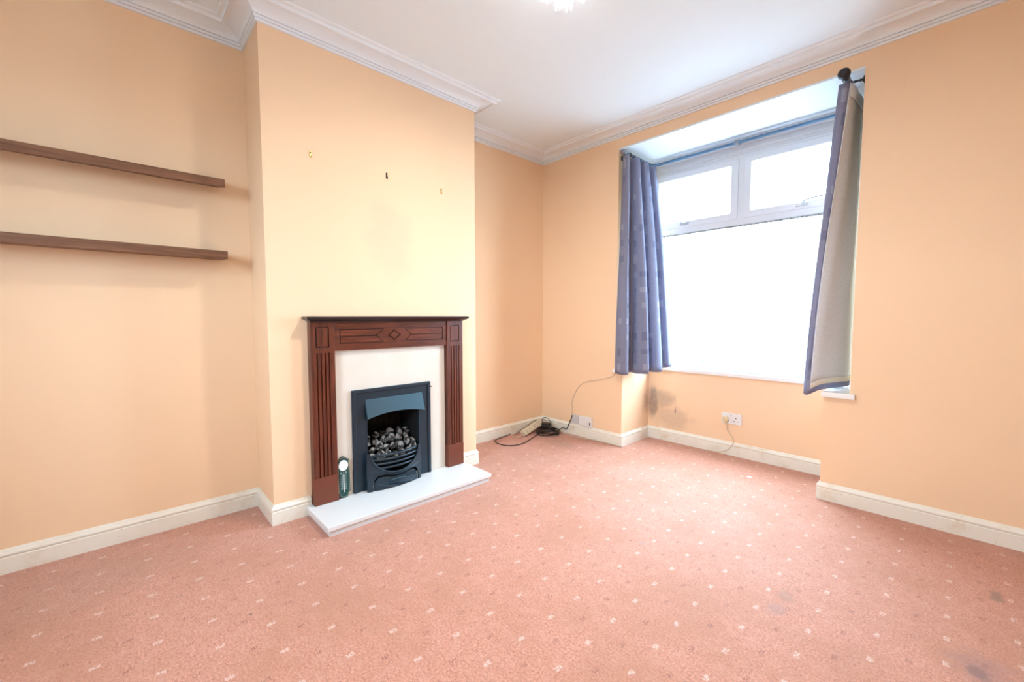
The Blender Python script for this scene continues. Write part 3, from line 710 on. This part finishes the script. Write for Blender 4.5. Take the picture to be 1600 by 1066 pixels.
tl = [(.893,-.026),(.925,-.038),(.948,-.022),(.912,.030),(.912,.066),(.954,.070),(.966,.108),(.912,.150),(.912,.186),(.958,.194),(.968,.240),(.912,.282),(.914,.320),(.962,.338),(.950,.40)]
bl = [(.862,-.050),(.92,-.070),(.978,-.044),(.930,.03),(.930,.085),(1.01,.050),(1.092,.080),(1.035,.155),(1.030,.20),(1.095,.190),(1.125,.245),(1.045,.300),(1.055,.340),(1.130,.34),(1.130,.40)]
zl = [.622,.618,.618,.622,.624,.622,.626,.628,.628,.630,.634,.64,.645,.66,.665]
f_ = cloth('face_fabric', sheet(tl, bl, 2.372, zl, 0, 1, 40), M['fabric'], cl)
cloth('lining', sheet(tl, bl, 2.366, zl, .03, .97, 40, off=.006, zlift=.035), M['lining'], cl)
# heading tape
b = sheet(tl, [(p[0], p[1]) for p in tl], 2.373, [2.33]*15, 0, 1, 2, off=.003); cloth('heading_tape', b, M['lining_hem'], cl)

cr = thing('curtain', 'grey blue curtain at the right side of the window showing its grey lining', 'curtain', (2.28, .12, .65), 'pair of window curtains')
tr_ = [(2.282,-.060),(2.305,-.064),(2.326,-.050),(2.337,.02),(2.340,.12),(2.346,.22),(2.335,.31),(2.285,.32),(2.225,.285),(2.215,.33),(2.25,.38),(2.30,.385)]
br_ = [(2.172,-.040),(2.186,-.060),(2.203,-.052),(2.245,.0),(2.30,.10),(2.338,.20),(2.340,.30),(2.29,.30),(2.20,.24),(2.165,.25),(2.18,.33),(2.24,.37)]
zr = [.630,.625,.630,.655,.664,.664,.664,.664,.660,.64,.64,.655]
cloth('face_fabric', sheet(tr_, br_, 2.372, zr, 0, 1, 40), M['fabric'], cr)
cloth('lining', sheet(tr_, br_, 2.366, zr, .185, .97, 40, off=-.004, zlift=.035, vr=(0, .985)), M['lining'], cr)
cloth('lining_hem', sheet(tr_, br_, 2.366, zr, .185, .97, 3, off=-.0055, zlift=.033, vr=(.982, 1.0)), M['lining_hem'], cr)
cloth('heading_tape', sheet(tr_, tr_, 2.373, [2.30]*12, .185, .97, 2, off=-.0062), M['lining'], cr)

# ------------------------------------------------------------------ sockets, plug, cables
def plate_box(name, x0, x1, z0, z1, y, t_, mat, parent):
    b = new_bm(); box(b, x0, x1, y-t_, y, z0, z1); return obj(name, b, mat, parent, bevel=.0025)
sx0, sx1, sz0, sz1 = 1.535, 1.681, .247, .333
so = thing('double_socket', 'white double wall socket under the window sill', 'socket', (1.608, DEP, sz0))
fp = plate_box('face_plate', sx0, sx1, sz0, sz1, DEP-.0002, .009, M['white_plastic'], so)
for k, cx in enumerate((sx0+.040, sx1-.040)):
    b = new_bm(); y_ = DEP-.0093
    box(b, cx-.003, cx+.003, y_-.0006, y_, .293, .302); box(b, cx-.016, cx-.008, y_-.0006, y_, .271, .276); box(b, cx+.008, cx+.016, y_-.0006, y_, .271, .276); obj('pin_slots', b, M['slot'], fp)
    b = new_bm(); sxk = cx+(-.022 if k == 0 else .022)*-1 if False else cx+(.030 if k == 0 else -.030); box(b, sxk-.005, sxk+.005, y_-.004, y_, .305, .322); rk = obj('rocker', b, M['white_plastic'], fp, bevel=.001)
    b = new_bm(); box(b, sxk-.003, sxk+.003, y_-.0045, y_-.004, .318, .3205); obj('switch_mark', b, M['red'], rk)
pg = thing('mains_plug', 'yellowed round plug pushed into the left side of the double socket', 'plug', (sx0+.036, DEP-.01, .28))
b = new_bm(); px_, pz_ = sx0+.034, .284
lathe(b, [(.021,0),(.024,.003),(.024,.018),(.021,.026),(.012,.030)], (px_, DEP-.0102, pz_), (0,-1,0), 20); obj('plug_body', b, M['aged_plastic'], pg, smooth=False)
b = new_bm(); box(b, px_-.008, px_+.008, DEP-.030, DEP-.012, pz_-.036, pz_-.018); obj('cord_grip', b, M['aged_plastic'], pg, bevel=.003)
b = new_bm(); yk = DEP-.022
tube(b, crom([(px_, yk, pz_-.034), (1.580, yk, .225), (1.585, yk, .197), (1.613, yk, .164), (1.633, yk-.002, .121), (1.624, yk-.005, .086), (1.594, yk-.010, .046), (1.55, yk-.014, .020), (1.50, yk-.012, .008), (1.46, yk-.004, .006)], 6), .0032, 8); obj('flex', b, M['cream_flex'], pg, smooth=True)

tb = thing('telephone_socket', 'small square white socket above the skirting by the cables', 'socket', (.418, 0, .104))
fp = plate_box('face_plate', .376, .460, .107, .188, -.0002, .012, M['dull_plastic'], tb)
b = new_bm(); box(b, .383, .393, -.0128, -.0122, .166, .178); obj('port', b, M['slot'], fp)
b = new_bm()
for k in range(3): box(b, .402, .448, -.0126, -.0122, .130+k*.014, .1312+k*.014)
obj('printed_lines', b, M['print'], fp)
tb = thing('junction_box', 'wider white wall box beside the small square socket', 'socket', (.549, 0, .105))
fp = plate_box('box_body', .478, .612, .110, .194, -.0002, .030, M['white_plastic'], tb)
b = new_bm(); box(b, .592, .603, -.0308, -.0302, .126, .150); obj('port', b, M['slot'], fp)
for (a_, c_, e_, f_) in ((.570, .573, .128, .133), (.570, .573, .142, .147), (.52, .545, .172, .1735)):
    b = new_bm(); box(b, a_, c_, -.0308, -.0302, e_, f_); obj('printed_mark', b, M['print'], fp)

# coiled black cable
b = new_bm(); cc = Vector((.222, -.160, 0)); pts = []; rnd = random.Random(3)
turns = 6
for k in range(turns*20+1):
    a = k/20*2*math.pi; tn = k/20
    r = .098+.010*math.sin(tn*2.3)+.004*math.sin(a*3+tn)
    pts.append((cc.x+r*math.cos(a), cc.y+r*math.sin(a), .005+.0075*(tn*.85)+.004*math.sin(a*2+tn*1.7)+.002))
a = pts[-1]
pts += crom([a, (.300,-.040,.050), (.330,-.024,.040), (.364,-.020,.110), (.380,-.016,.150), (.386,-.014,.175)], 6)[1:]
tube(b, pts, .0042, 7)
tag(obj('coaxial_cable', b, M['black_flex'], smooth=True), 'coiled black cable on the carpet rising to the small wall socket', 'cable')
b = new_bm(); tube(b, crom([(.175,-.230,.012),(.196,-.273,.005),(.211,-.331,.005),(.279,-.522,.005),(.275,-.641,.005),(.197,-.707,.005),(.085,-.690,.005),(.040,-.628,.005),(.028,-.543,.006),(.045,-.47,.02)], 8), .0040, 7)
tag(obj('power_cable', b, M['black_flex'], smooth=True), 'black cable lying in a wide loop on the carpet by the alcove skirting', 'cable')
b = new_bm(); tube(b, crom([(.130,-.210,.060),(.150,-.118,.060),(.150,-.06,.052),(.170,-.030,.030),(.252,-.034,.010),(.42,-.077,.005),(.528,-.064,.005),(.629,-.030,.005),(.726,-.021,.005),(.87,-.020,.005),(.925,-.018,.005)], 8), .0040, 7)
tag(obj('extension_cable', b, M['cream_flex'], smooth=True), 'cream cable trailing from the coil along the foot of the skirting', 'cable')
b = new_bm(); tube(b, crom([(.384,-.014,.178),(.384,-.006,.230),(.376,-.004,.284),(.385,-.004,.330),(.408,-.004,.378),(.440,-.004,.435),(.480,-.004,.475),(.542,-.004,.507),(.678,-.004,.540),(.79,-.004,.575),(.832,-.004,.610)], 6), .0026, 6)
tag(obj('aerial_cable', b, M['cream_flex'], smooth=True), 'thin beige aerial cable curving up the wall towards the left curtain', 'cable')
# extension lead leaning against the skirting
el = thing('extension_lead', 'cream extension socket strip leaning on the skirting beside the coiled cable', 'extension lead', (.09, -.24, 0))
A0 = Vector((.125, -.395, .026)); A1 = Vector((.060, -.085, .070)); ax = (A1-A0).normalized(); nn = Vector((.80, -.05, .60)); nn = (nn-ax*nn.dot(ax)).normalized(); sd = ax.cross(nn)
L_ = (A1-A0).length
EM = lambda a, c, t: A0+ax*a+sd*c+nn*t
def rr(x0, x1, y0, y1, r, n=4):
    out = []
    for cx, cy, a0 in ((x1-r, y1-r, 0), (x0+r, y1-r, 90), (x0+r, y0+r, 180), (x1-r, y0+r, 270)):
        out += [(cx+r*math.cos(math.radians(a0+90*k/n)), cy+r*math.sin(math.radians(a0+90*k/n))) for k in range(n+1)]
    return out
b = new_bm(); plate(b, rr(0, L_, -.030, .030, .010), [], EM, -.014, .020); eb = obj('strip_body', b, M['cream_plastic'], el, bevel=.003)
for k in range(4):
    cx = .040+k*.070; b = new_bm(); plate(b, rr(cx-.025, cx+.025, -.024, .024, .006), [], EM, .020, .0215); oo = obj('outlet', b, M['cream_plastic'], eb)
    b = new_bm(); plate(b, rect(cx-.004, cx+.004, .006, .012), [], EM, .0215, .0219); plate(b, rect(cx-.014, cx-.009, -.010, -.004), [], EM, .0215, .0219); plate(b, rect(cx+.009, cx+.014, -.010, -.004), [], EM, .0215, .0219); obj('pin_slots', b, M['slot'], oo)
b = new_bm(); tube(b, crom([EM(0, 0, .004), (.145,-.435,.022), (.125,-.470,.008), (.080,-.475,.005), (.045,-.43,.006), (.030,-.36,.02), (.022,-.25,.045), (.022,-.14,.085), (.055,-.06,.09), (.105,-.06,.085), (.130,-.11,.07)], 7), .0036, 7); obj('flex', b, M['cream_flex'], el, smooth=True)
ap = thing('power_adapter', 'small black power adapter block between the extension strip and the coiled cable', 'adapter', (.13, -.13, 0))
b = new_bm(); 
R = Matrix.Rotation(math.radians(35), 3, 'Z')
plate(b, rr(-.045, .045, -.026, .026, .008), [], lambda a, c, t: Vector((.165, -.120, .052)) + R @ Vector((a, c, t)), 0, .032); obj('adapter_body', b, M['black_flex'], ap, bevel=.003)
b = new_bm(); tube(b, crom([(.14,-.145,.075), (.10,-.11,.10), (.065,-.04,.105), (.11,-.03,.10), (.165,-.05,.06), (.19,-.09,.055)], 6), .003, 6); obj('lead', b, M['black_flex'], ap, smooth=True)

# scrap of paper, hair-like thread
b = new_bm(); q = [(1.850,.035),(1.872,.028),(1.884,.045),(1.876,.060),(1.855,.058)]
plate(b, q, [], lambda a, c, t: (a, c, t+.004*math.sin(a*90)), .005, .006); tag(obj('paper_scrap', b, M['paper']), 'tiny white scrap of paper on the carpet below the window', 'scrap')
b = new_bm(); tube(b, crom([(1.555,-.835,.003),(1.575,-.850,.003),(1.60,-.875,.003),(1.615,-.90,.003)], 5), .0012, 5); tag(obj('loose_thread', b, M['cream_flex']), 'fine loose thread lying on the bright part of the carpet', 'thread')

# ------------------------------------------------------------------ ceiling light
LC = Vector((1.60, -1.60, 0))
lm = thing('ceiling_light', 'bright white ceiling light with pointed glass petals', 'ceiling light', (LC.x, LC.y, CEIL))
t = NT('frosted_petal_glass'); d = t.n('ShaderNodeBsdfTranslucent'); d.inputs[0].default_value = (.95,.95,.93,1); e = t.n('ShaderNodeBsdfTransparent'); g = t.n('ShaderNodeBsdfDiffuse'); g.inputs[0].default_value = (.9,.9,.9,1)
m1 = t.n('ShaderNodeMixShader'); m1.inputs[0].default_value = .5; t.l(d.outputs[0], m1.inputs[1]); t.l(g.outputs[0], m1.inputs[2])
m2 = t.n('ShaderNodeMixShader'); m2.inputs[0].default_value = .5; t.l(m1.outputs[0], m2.inputs[1]); t.l(e.outputs[0], m2.inputs[2]); t.l(m2.outputs[0], t.out.inputs[0]); M['petal'] = t.m
t = NT('lit_bulb'); em = t.n('ShaderNodeEmission'); em.inputs[0].default_value = (.95,.98,1,1); em.inputs[1].default_value = 60; t.l(em.outputs[0], t.out.inputs[0]); M['bulb'] = t.m
b = new_bm(); lathe(b, [(.06,0),(.06,.008),(.045,.020),(.014,.026),(.012,.05)], (LC.x, LC.y, CEIL), (0,0,-1), 24); obj('ceiling_rose', b, M['white_plastic'], lm, smooth=False)
for ring, (n, r0, r1, z0, z1, w_) in enumerate(((8, .030, .135, 2.565, 2.485, .030), (8, .026, .085, 2.55, 2.435, .024), (6, .012, .030, 2.53, 2.398, .016))):
    for k in range(n):
        a = 6.283*(k+.5*(ring % 2))/n; dr_ = Vector((math.cos(a), math.sin(a), 0)); sd_ = Vector((-math.sin(a), math.cos(a), 0)); b = new_bm()
        P0 = LC+dr_*r0+Vector((0,0,z0)); P1 = LC+dr_*((r0+r1)/2+.02)+Vector((0,0,(z0*.6+z1*.4))); P2 = LC+dr_*r1+Vector((0,0,z1))
        c_ = [b.verts.new(P0), b.verts.new(P1+sd_*w_), b.verts.new(P2), b.verts.new(P1-sd_*w_), b.verts.new(P1+dr_*.008)]
        for f in ((0,1,4),(1,2,4),(2,3,4),(3,0,4)): b.faces.new([c_[i] for i in f])
        o = obj('petal', b, M['petal'], lm); s = o.modifiers.new('thickness', 'SOLIDIFY'); s.thickness = .003
b = new_bm(); lathe(b, [(.012,0),(.014,.01),(.024,.03),(.028,.05),(.022,.07),(.004,.080)], (LC.x, LC.y, 2.56), (0,0,-1), 16); obj('bulb', b, M['bulb'], lm, smooth=True)
ld = bpy.data.lights.new('bulb_light', 'AREA'); ld.shape = 'DISK'; ld.size = .16; ld.energy = LAMP_POWER; ld.color = LAMP_COLOR
lo = bpy.data.objects.new('bulb_light', ld); C.objects.link(lo); lo.location = (0, 0, 2.475-CEIL); lo.parent = lm

for o in bpy.data.objects:
    if '_base' in o: del o['_base']
